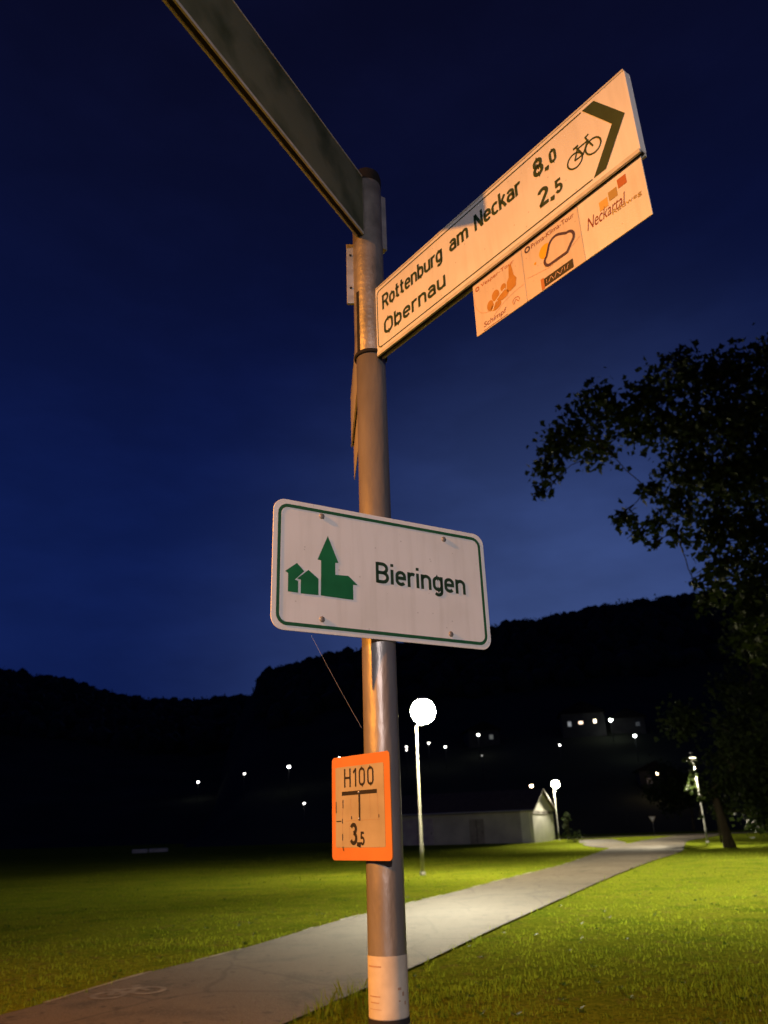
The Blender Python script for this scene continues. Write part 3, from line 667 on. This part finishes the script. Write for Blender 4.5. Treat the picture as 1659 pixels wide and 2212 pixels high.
pr = Print(fy); pr.fill(q([(.1305, .096), (.2215, .095), (.2215, .135), (.234, .136), (.208, .157), (.171, .155), (.171, .187), (.180, .188), (.150, .257), (.121, .189), (.131, .188)])); pr.build('church_symbol', 'green', vs)
for u, v_ in ((.133, .309), (.512, .305), (.134, .036), (.516, .034)): bolt(vs, u * S, -.0006, v_ * S, .0075)
for v_ in (.30, .04):     # clamps that hold the panel to the pole
    MB().box(.27, .35, .0032, .0065, v_ * S - .014, v_ * S + .014).build('clamp', 'steel_dark', vs)

# --- hydrant sign
k = 1.085
h0 = (-.1423 * k, 1.9 * k, 1.5 - .0618 * k); HA = math.atan2(-.752, .66); HS = .2243 / .2
hs = thing('hydrant_sign', h0, HA, 'small hydrant plate with red border reading H100 and 3,5', 'sign')
bevel(MB().prism(rrect(0, 0, .2 * HS, .2385, .011, 6), 0, .004).build('panel', 'red', hs), .0008)
fy = -.0007; VS = .2385 / .24
q = lambda p: [(x * HS, z * VS) for x, z in p]
pr = Print(fy); pr.fill(rrect(.0145 * HS, .029 * VS, .181 * HS, .215 * VS, .004, 3)); pr.build('white_field', 'hyd', hs)
fy -= .0007
word_part(hs, fy, 'black', 'H100', .046 * HS, .149 * HS, .166 * VS, .044 * VS, .115, .17)
word_part(hs, fy, 'black', '3', .066 * HS, .089 * HS, .035 * VS, .048 * VS, .18)
word_part(hs, fy, 'black', ',', .093 * HS, .098 * HS, .035 * VS, .040 * VS, .5)
word_part(hs, fy, 'black', '5', .101 * HS, .114 * HS, .034 * VS, .029 * VS, .19)
pr = Print(fy); pr.fill(q([(.038, .1475), (.158, .1475), (.158, .1565), (.038, .1565)])); pr.rib(q([(.099, .1475), (.099, .088)]), .0062); pr.build('hydrant_symbol', 'black', hs)
pr = Print(fy + .0003)
for pts in ([(.0395, .139), (.0395, .030)], [(.069, .139), (.069, .090)], [(.134, .147), (.134, .092)], [(.160, .147), (.160, .092)], [(.050, .0885), (.165, .0895)], [(.064, .083), (.064, .034)]):
    pr.rib(q(pts), .0011)
pr.build('insert_frame', 'hydline', hs)
pr = Print(fy - .0002)
for pts in ([(.018, .0885), (.036, .0885)], [(.0395, .094), (.0395, .083)], [(.017, .134), (.017, .108)], [(.042, .137), (.042, .118)], [(.163, .100), (.163, .093)], [(.072, .099), (.072, .092)], [(.040, .031), (.043, .022)], [(.0395, .060), (.0395, .045)]):
    pr = Print(fy - .0002); pr.rib(q(pts), .0022); pr.build('insert_mark', 'black', hs)
for u, v_ in ((.098, .1525), (.097, .093)): bolt(hs, u * HS, fy, v_ * VS, .0026, 'alu')
MB().box(.075, .150, .0042, .013, .06, .09).build('clamp', 'steel_dark', hs); MB().box(.075, .150, .0042, .013, .16, .19).build('clamp', 'steel_dark', hs)

# --- thread of spider silk between the village sign and the post
p0, p1 = at(672, 1372, 1.86), at(781, 1572, 1.985)
pts = [p0.lerp(p1, t) + Vector((0, 0, -.003 * math.sin(math.pi * t))) for t in np.linspace(0, 1, 14)]
tag(MB().tube(pts, .00022, 5).build('spider_thread', 'silk'), 'fine thread of spider silk between the village sign and the post', 'thread')

# ------------------------------------------------------------------ barn with the white gable
c0 = Vector((12.42, 74.3)); c1 = Vector((15.65, 81.5)); gdir = (c1 - c0).normalized(); GW = (c1 - c0).length
barn = thing('barn', (c0.x, c0.y, 0), math.atan2(gdir.y, gdir.x), 'long low grey barn with a white painted gable end', 'building')
LEN = 14.5; EV, AP = 2.72, 4.45         # local x along the gable, local +y along the barn (to the left)
MB().box(0, .25, .26, LEN, -.2, EV).build('long_wall', 'render', barn)
MB().box(GW - .25, GW, .26, LEN, -.2, EV).build('long_wall', 'render', barn)
MB().prism([(0, -.2), (GW, -.2), (GW, EV), (GW / 2, AP), (0, EV)], 0, .25).build('gable_wall', 'white_wall', barn)
MB().prism([(0, -.2), (GW, -.2), (GW, EV), (GW / 2, AP), (0, EV)], LEN - .01, LEN + .2).build('gable_wall', 'render', barn)
bd = MB().box(.15, GW - .15, -.03, -.002, EV - .38, EV - .08).build('fascia_band', 'band', barn)
for x0, x1 in ((2.1, 2.6), (3.4, 3.75), (4.0, 4.5), (5.8, 6.5)):
    MB().box(x0, x1, -.045, -.031, EV - .34, EV - .14).build('faded_board', 'roof', bd)
sl = math.hypot(GW / 2, AP - EV); an = math.atan2(AP - EV, GW / 2)
for s in (0, 1):
    r_ = MB().box(-.45, sl + .05, -.30, LEN + .4, 0, .12).build('roof', 'roof', barn)
    r_.location = (0 if s == 0 else GW, 0 if s == 0 else 0, EV + .04)
    if s == 0: r_.rotation_euler = (0, -an, 0)
    else: r_.matrix_local = Matrix.Translation((GW, 0, EV + .045)) @ Matrix.Scale(-1, 4, (1, 0, 0)) @ Matrix.Rotation(-an, 4, 'Y')
MB().tube([(-.52, -.30, EV - .05), (-.52, LEN + .3, EV - .05)], .06, 8).build('gutter', 'alu', barn)
MB().box(-.10, -.004, .25, 1.1, -.2, EV - .1).build('corner_pilaster', 'white_wall', barn)
for y0, y1, z1, m_ in ((9.6, 12.8, 2.25, 'graffiti'), (4.6, 6.0, 2.1, 'band')):
    d_ = MB().box(-.05, -.003, y0, y1, -.05, z1).build('barn_door', m_, barn)
    MB().box(-.075, -.052, y0 + .15, y0 + .21, .9, 1.1).build('door_handle', 'rubber', d_)
    MB().box(-.06, -.051, (y0 + y1) / 2 - .02, (y0 + y1) / 2 + .02, 0, z1 - .05).build('door_joint', 'rubber', d_)

# ------------------------------------------------------------------ trees
def leaf_cloud(clumps, n_per, size, squash=.8, seed=0):
    """clumps: (centre, radius). Returns verts/faces of small folded leaves spread through the clump volumes"""
    g = np.random.default_rng(seed); V, F, k = [], [], 0
    for c, r in clumps:
        n = max(6, int(n_per * r * r))
        d = g.normal(size=(n, 3)); d /= np.linalg.norm(d, axis=1)[:, None]
        rad = r * g.random((n, 1)) ** .45 * (1 + .25 * g.normal(size=(n, 1)))
        p = np.array(c) + d * rad * np.array([1, 1, squash])
        ax = g.normal(size=(n, 3)) + np.array([0, 0, -.5]); ax /= np.linalg.norm(ax, axis=1)[:, None]
        sd = np.cross(ax, g.normal(size=(n, 3))); sd /= np.linalg.norm(sd, axis=1)[:, None]
        up = np.cross(ax, sd); s = size * g.uniform(.6, 1.3, (n, 1))
        # five-pointed leaf: stalk, side lobe, tip, side lobe, folded on the midrib
        v = np.stack([p, p + ax * s * .35 + sd * s * .50 + up * s * .10, p + ax * s * .62 + sd * s * .22, p + ax * s, p + ax * s * .62 - sd * s * .22, p + ax * s * .35 - sd * s * .50 + up * s * .10], 1)
        V.append(v.reshape(-1, 3)); b = np.arange(n)[:, None] * 6 + k
        F += np.concatenate([b + np.array([[0, 1, 2, 3]]), b + np.array([[0, 3, 4, 5]])]).tolist(); k += n * 6
    return np.concatenate(V).tolist(), F
def limb(m, a, b, r0, r1, sag=.15, n=7, seed=0):
    g = random.Random(seed); pts = []
    for i in range(n + 1):
        t = i / n; p = a.lerp(b, t); L = (b - a).length
        p = p + Vector((g.uniform(-1, 1), g.uniform(-1, 1), 0)) * L * .03 * math.sin(math.pi * t) + Vector((0, 0, sag * L * math.sin(math.pi * t)))
        pts.append(p)
    m.tube(pts, [r0 + (r1 - r0) * i / n for i in range(n + 1)], 7); return pts
def tree(name, base, lean, fork, clumps, r0, n_per, leaf, label, seed, group=None, squash=.8):
    t = thing(name, base, 0, label, 'tree', group); b = Vector(base); g = random.Random(seed)
    m = MB(); top = Vector(lean)
    m.tube([(0, 0, -.2), (0, 0, .05), (lean[0] * .1, lean[1] * .1, .5), tuple(top * .5 + Vector((.05, 0, 0))), tuple(top)], [r0 * 1.6, r0 * 1.3, r0, r0 * .85, r0 * .7], 14)
    done = [(top, r0 * .55)]
    order = sorted(clumps, key=lambda cr: (Vector(cr[0]) - b - top).length)
    for i, (c, r) in enumerate(order):
        c = Vector(c) - b
        s, sr = min(done, key=lambda q_: (q_[0] - c).length + .35 * (q_[0] - top).length)
        rr = max(.012, min(sr * .72, r0 * .4))
        pts = limb(m, s, c, rr, rr * .6, .05, seed=i); done.append((c, rr * .75))
        for j in range(4):
            d = Vector((g.gauss(0, 1), g.gauss(0, 1), g.gauss(0, .7))).normalized() * r * .95
            limb(m, pts[g.randint(4, 6)], c + d, .022, .006, .03, 4, seed=i * 9 + j)
    m.build('trunk', 'bark', t, True)
    v, f = leaf_cloud([(Vector(c) - b, r) for c, r in clumps], n_per, leaf, squash, seed)
    mesh_obj('crown', v, f, 'leaf', t)
    return t
# big tree hanging into the picture from the right, its trunk outside the frame
CL = [(1250, 925, 62), (1205, 965, 45), (1185, 1010, 38), (1172, 1060, 22), (1290, 860, 50), (1330, 890, 50), (1385, 855, 45), (1290, 975, 45), (1375, 930, 45), (1450, 815, 60), (1475, 775, 32),
      (1430, 905, 65), (1530, 815, 65), (1600, 790, 60), (1655, 750, 40), (1500, 930, 90), (1590, 900, 90), (1660, 860, 90), (1480, 1020, 62), (1560, 1040, 90), (1640, 1010, 90), (1460, 1090, 40), (1400, 1060, 24),
      (1345, 1120, 26), (1375, 1150, 24), (1420, 1130, 28), (1410, 1175, 14), (1460, 1150, 24), (1540, 1140, 60), (1620, 1150, 80), (1560, 1230, 48), (1640, 1260, 75), (1530, 1290, 30), (1500, 1262, 14), (1740, 1000, 150), (1740, 1200, 110), (1750, 850, 110), (1625, 1330, 46), (1665, 1390, 55)]
cl = []
for i, (x, y, r) in enumerate(CL):
    Y = 16.2 + random.uniform(-1.3, 1.3); p = at(x, y, Y); cl.append((p, r * 1.12 * (Y * 1.13) / FPX))
tree('broadleaf_tree', (10.9, 17.0, 0), (-.5, -.2, 6.6), None, cl,  .30, 560, .165, 'large broadleaf tree with drooping boughs reaching across the sky', 3)
# smaller tree on the right lawn beside the path lamp
cl = []
for x, y, r in [(1560, 1690, 38), (1600, 1640, 48), (1650, 1620, 48), (1620, 1710, 52), (1660, 1690, 55), (1560, 1745, 26), (1640, 1770, 38), (1700, 1640, 70), (1700, 1740, 60), (1585, 1600, 30), (1530, 1715, 17), (1690, 1570, 55)]:
    Y = 46.5 + random.uniform(-1.2, 1.2); p = at(x, y, Y); cl.append((p, r * Y * .98 / FPX))
tree('broadleaf_tree', (18.55, 46.7, 0), (-.35, .1, 3.0), None, cl, .27, 260, .26, 'dark leaning tree on the lawn with low foliage beside the path', 8)
# young tree whose leaves hang in front of the third lamp
cl = []
for x, y, r in [(1497, 1668, 9), (1494, 1688, 9), (1488, 1705, 9), (1503, 1702, 7), (1500, 1650, 8), (1489, 1640, 5), (1531, 1712, 7), (1512, 1722, 6), (1480, 1640, 3), (1515, 1765, 5), (1545, 1715, 10)]:
    Y = 55.2 + random.uniform(-.3, .3); p = at(x, y, Y); cl.append((p, r * Y * .95 / FPX))
tree('young_tree', (21.6, 55.6, 0), (-.1, .0, 3.3), None, cl, .06, 420, .24, 'slender young tree with lit leaves around the lamp lantern', 5)
# dark trees filling the right edge behind
for i, (x, y, Y, w, h) in enumerate([(1670, 1800, 66, 4.6, 13.5), (1735, 1800, 58, 5.2, 16.0), (1500, 1795, 110, 4.5, 8.5)]):
    b = at(x, y, Y); b.z = 0
    cl = [((b.x + random.gauss(0, w * .45), b.y + random.gauss(0, w * .3), h * (.35 + .55 * random.random())), w * random.uniform(.32, .5)) for _ in range(11)]
    tree('background_tree', tuple(b), (.1, 0, h * .45), None, cl, .22, 90, .40, 'dark broadleaf tree in the unlit row behind the lawn', 20 + i, 'dark trees behind the right lawn')
# slim shrub beside the gable and low bush at its foot
def shrub(name, base, h, w, n, leaf, label, seed):
    t = thing(name, base, 0, label, 'shrub'); g = random.Random(seed); m = MB()
    cl = [((g.uniform(-w, w) * .5, g.uniform(-w, w) * .5, h * u), w * .6) for u in np.linspace(.15, .9, 7)]
    for c, r in cl: limb(m, Vector((0, 0, -.05)), Vector(c), .03, .008, 0, 4, seed=int(c[2] * 50))
    m.build('stems', 'bark', t, True); v, f = leaf_cloud(cl, n / (w * w), leaf, 1.0, seed); mesh_obj('foliage', v, f, 'leaf', t)
shrub('upright_shrub', (16.75, 80.6, 0), 2.6, .55, 60, .17, 'slim upright shrub between the lamp and the white gable', 31)
shrub('low_shrub', (15.4, 71.5, 0), .65, .9, 70, .14, 'low rounded bush at the foot of the white gable', 32)

# ------------------------------------------------------------------ small things on the far lawn
for i, (x, y, w, lab) in enumerate(((302, 1842, 1.5, 'pale stone block lying on the dark lawn, the shorter one'), (342, 1840, 1.9, 'pale stone block lying on the dark lawn, the longer one'))):
    p = ground(x, y); o = MB().box(-w / 2, w / 2, -.25, .25, -.05, .34).build('stone_block', 'stone')
    o.location = (p.x, p.y, 0); o.rotation_euler = (0, 0, R(8)); bevel(o, .04); tag(o, lab, 'stone')
ys_ = thing('road_sign', (30.6, 98.5, 0), R(-16), 'small pale triangular road sign standing beside the far road', 'sign')
MB().tube([(0, .03, -.2), (0, .03, 2.0)], .03, 10).build('post', 'steel', ys_, True)
bevel(MB().prism([(-.42, 1.95), (0, 1.22), (.42, 1.95)][::-1], -.012, 0).build('panel', 'sheet', ys_), .002)
pr = Print(-.014); pr.rib([(-.36, 1.915), (0, 1.29), (.36, 1.915)], .07, True); pr.build('border_line', 'hydline', ys_)

# ------------------------------------------------------------------ far lights on the hillside
def hz(x, y): return max(hR(x, y), hL(x, y), 0)
def on_slope(px, py, above, lo=124, hi=292):
    best = None
    for Y in np.arange(lo, hi, 1.0):
        p = at(px, py, Y); g_ = hz(p.x, p.y); d = abs(p.z - g_ - above)
        if best is None or d < best[0]: best = (d, p, g_)
    return best[1], best[2]
def far_lamp(px, py, r, glow, color, label, above=5.0, group='far street lamps on the hillside', light=0):
    p, g_ = on_slope(px, py, above)
    t = thing('hillside_lamp', (p.x, p.y, g_), 0, label, 'lamp', group); h = p.z - g_
    MB().tube([(0, 0, -.5), (0, 0, h - r)], [.07, .045], 8).build('post', 'dark_post', t, True)
    MB().lathe([(r * math.sin(R(q_)), r * math.cos(R(q_))) for q_ in range(180, -1, -20)], 12, (0, 0, h)).build('lantern', emit('far_lantern', color, glow * .3), t, True)
    MB().lathe([(r * 1.15, r * .35), (r * .7, r * 1.0), (.01, r * 1.15)], 12, (0, 0, h)).build('hood', 'steel_dark', t, True)
    if light:
        ld = bpy.data.lights.new('lantern_light', 'POINT'); ld.energy = light; ld.color = color; ld.shadow_soft_size = .1
        lo = bpy.data.objects.new('lantern_light', ld); link(lo, t); lo.location = (0, .3, h - r - .25)
    return t
W1 = (1, .97, .88); O1 = (1, .62, .25)
SAME = 'small distant white street lamp on the dark wooded slope'
for px, py, r, g_ in ((528, 1671, .20, 25), (657, 1735, .17, 25), (733, 1637, .22, 40), (878, 1613, .20, 30), (878, 1620, .16, 20), (926, 1605, .22, 35), (962, 1613, .22, 35), (1209, 1609, .20, 30)):
    far_lamp(px, py, r, g_, W1, SAME)
far_lamp(428, 1689, .30, 60, W1, 'brighter distant white lamp low on the left slope')
far_lamp(624, 1656, .28, 60, W1, 'brighter distant white lamp on the slope behind the hydrant plate')
far_lamp(1033, 1587, .28, 60, W1, 'distant white lamp beside a faint roof right of the lit path lamp')
far_lamp(1041, 1632, .13, 3, W1, 'faint distant lamp below the brighter one on the slope')
far_lamp(1371, 1589, .30, 90, (.93, 1, .95), 'bright cold white lamp below the hillside house row')
far_lamp(1148, 1697, .28, 70, (1, .75, .42), 'small warm lamp glowing just above the barn roof', above=5.5)
def far_house(px, py, w, d, h, rz, label, windows=(), lamp=None, Ylo=124, Yhi=285, wall='far_wall'):
    p, g_ = on_slope(px, py, h * .5, Ylo, Yhi)
    t = thing('hillside_house', (p.x, p.y, g_), R(rz), label, 'house', 'houses on the dark hillside')
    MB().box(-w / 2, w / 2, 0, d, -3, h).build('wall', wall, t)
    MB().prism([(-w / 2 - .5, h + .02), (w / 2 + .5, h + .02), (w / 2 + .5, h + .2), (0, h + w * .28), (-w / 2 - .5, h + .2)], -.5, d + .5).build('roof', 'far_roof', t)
    for x, z, ww, hh, c, s in windows:
        f_ = MB().box(x - ww / 2 - .12, x + ww / 2 + .12, -.06, -.01, z - hh / 2 - .12, z + hh / 2 + .12).build('window', 'post', t)
        MB().box(x - ww / 2, x + ww / 2, -.09, -.065, z - hh / 2, z + hh / 2).build('pane', emit('lit_pane', c, s), f_)
    if lamp:
        x, z, r, s, c, pw = lamp
        b_ = MB().tube([(x, 0, z + .3), (x, -.9, z + .3)], .04, 8).build('wall_lamp', 'steel_dark', t)
        MB().lathe([(r * math.sin(R(q_)), r * math.cos(R(q_))) for q_ in range(180, -1, -20)], 12, (x, -.9, z)).build('lantern', emit('wall_lantern', c, s), b_, True)
        ld = bpy.data.lights.new('wall_light', 'POINT'); ld.energy = pw; ld.color = c; ld.shadow_soft_size = .1
        lo = bpy.data.objects.new('wall_light', ld); link(lo, t); lo.location = (x, -1.5, z - .1 - r)
    return t
far_house(1261, 1566, 9.5, 9, 5.2, -8, 'hillside house with three lit windows in a row', [(-3.1, 2.9, .7, 1.0, (.9, .95, 1), .25), (-.6, 3.1, .9, .6, (1, .72, .5), 2.5), (2.5, 3.3, .55, .7, (1, .85, .6), 7)])
far_house(1356, 1566, 7.5, 7, 3.4, -12, 'hillside house whose pale wall catches the light of a white lamp', [(2.2, 1.9, .7, .7, (.5, .55, .6), .08)])
far_lamp(1319, 1555, .36, 130, (.95, 1, .93), 'brightest cold white lamp in front of the hillside houses', above=4.6, light=7)
far_house(1418, 1684, 5.5, 6, 3.0, -10, 'small hillside house lit by an orange lamp above its door', [(-1.2, 1.3, .6, .7, (.3, .2, .15), .1)])
far_lamp(1421, 1670, .32, 110, (1, .72, .42), 'warm orange lamp in front of the small hillside house', above=4.6, light=30)
far_house(1046, 1594, 7.0, 7, 3.5, 5, 'hillside house with a faintly lit roof beside a distant lamp', [(1.6, 2.0, .8, .9, (.8, .85, .8), .12)])

# ------------------------------------------------------------------ grass
def blades():
    V, F = [], []; k = 0; g = np.random.default_rng(11)
    zones = [(-10, 9, 6.3, 9.5, 700, .040, .0042), (-12, 12, 9.5, 14, 260, .036, .0050), (-15, 15, 14, 22, 60, .036, .007), (-20, 24, 22, 36, 14, .045, .012), (-14, 34, 36, 62, 4, .05, .022)]
    for x0, x1, y0, y1, dn, h, w in zones:
        n = int((x1 - x0) * (y1 - y0) * dn); x = g.uniform(x0, x1, n); y = g.uniform(y0, y1, n)
        keep = np.abs(x / np.maximum(y, 1)) < .62; x, y = x[keep], y[keep]
        dl = np.interp(y, ely, elx) - x; dr = x - np.interp(y, ery, erx)
        d = np.maximum(dl, dr); wob = np.array([mnoise.noise(Vector((a * 1.7, b * 1.7, 4))) + .6 * mnoise.noise(Vector((a * 5, b * 5, 6))) for a, b in zip(x, y)]); keep = d > -.16 * wob - .03; x, y, d = x[keep], y[keep], d[keep]
        cl = np.array([mnoise.noise(Vector((a * .8, b * .8, 2))) for a, b in zip(x, y)])
        cl2 = np.array([mnoise.noise(Vector((a * 3.1, b * 3.1, 9))) for a, b in zip(x, y)])
        keep = g.random(len(x)) < np.clip(.65 + cl * .7 + cl2 * .5, .08, 1); x, y, d, cl, cl2 = x[keep], y[keep], d[keep], cl[keep], cl2[keep]
        n = len(x)
        dr2 = x - np.interp(y, ery, erx)
        edge = np.exp(-np.maximum(d, 0) / .28)
        hh = h * g.uniform(.5, 1.25, n) * (1 + .7 * np.clip(cl2, 0, 1) + .5 * np.clip(cl, -.6, 1)) * (1 + edge * 1.0 * (cl2 > -.1) + 2.2 * np.exp(-np.maximum(dr2, 0) / .5) * (y < 10.2) * (dr2 > -.3) * np.clip(cl2 + .45, 0, 1))
        z = np.array([gz(a, b) for a, b in zip(x, y)]) - .014
        an = g.uniform(0, 2 * np.pi, n); le = g.uniform(.1, .75, n) * hh; az = g.uniform(0, 2 * np.pi, n)
        wx, wy = np.cos(an) * w, np.sin(an) * w; lx, ly = np.cos(az) * le, np.sin(az) * le
        ww = g.uniform(.6, 1.3, n)
        v = np.stack([np.stack([x - wx * ww, y - wy * ww, z], 1), np.stack([x + wx * ww, y + wy * ww, z], 1),
                      np.stack([x + lx * .4 + wx * ww * .6, y + ly * .4 + wy * ww * .6, z + hh * .62], 1), np.stack([x + lx, y + ly, z + hh], 1),
                      np.stack([x + lx * .4 - wx * ww * .6, y + ly * .4 - wy * ww * .6, z + hh * .62], 1)], 1)
        V.append(v.reshape(-1, 3)); b = np.arange(n)[:, None] * 5 + k
        F.append(b + np.array([[0, 1, 2, 3, 4]])); k += n * 5
    V = np.concatenate(V); F = np.concatenate(F)
    me = bpy.data.meshes.new('grass'); me.from_pydata(V.tolist(), [], F.tolist()); me.materials.append(MT['grass'])
    return tag(link(bpy.data.objects.new('grass', me)), 'short green lawn grass on both sides of the path', 'grass', kind='stuff')
blades()
def lawn_plants(name, n, size, material, zlo, zhi, flat, seed, label, cat):
    g = np.random.default_rng(seed); V, F, k = [], [], 0
    while n > 0:
        y = 6.5 + 26 * g.random() ** 1.7; x = g.uniform(-.6, .6) * y
        if np.interp(y, ely, elx) - .1 < x < np.interp(y, ery, erx) + .1: continue
        n -= 1; c = np.array([x, y, gz(x, y) + g.uniform(zlo, zhi)])
        for q_ in range(7 if flat else 1):
            a = g.uniform(0, 2 * np.pi); s_ = size * g.uniform(.6, 1.4); d = np.array([np.cos(a), np.sin(a), g.uniform(.15, .7)]) * s_; w = np.array([-np.sin(a), np.cos(a), 0]) * s_ * .28
            V += [c, c + d * .5 + w, c + d, c + d * .5 - w]; F.append((k, k + 1, k + 2, k + 3)); k += 4
    tag(mesh_obj(name, V, F, material), label, cat, kind='stuff')
lawn_plants('lawn_weeds', 300, .048, 'leaf_weed', -.01, .01, True, 41, 'broad leaved weeds scattered through the lawn', 'weeds')
lawn_plants('clover_flowers', 45, .015, 'petal', .03, .06, False, 42, 'tiny pale flowers scattered through the lawn', 'flowers')
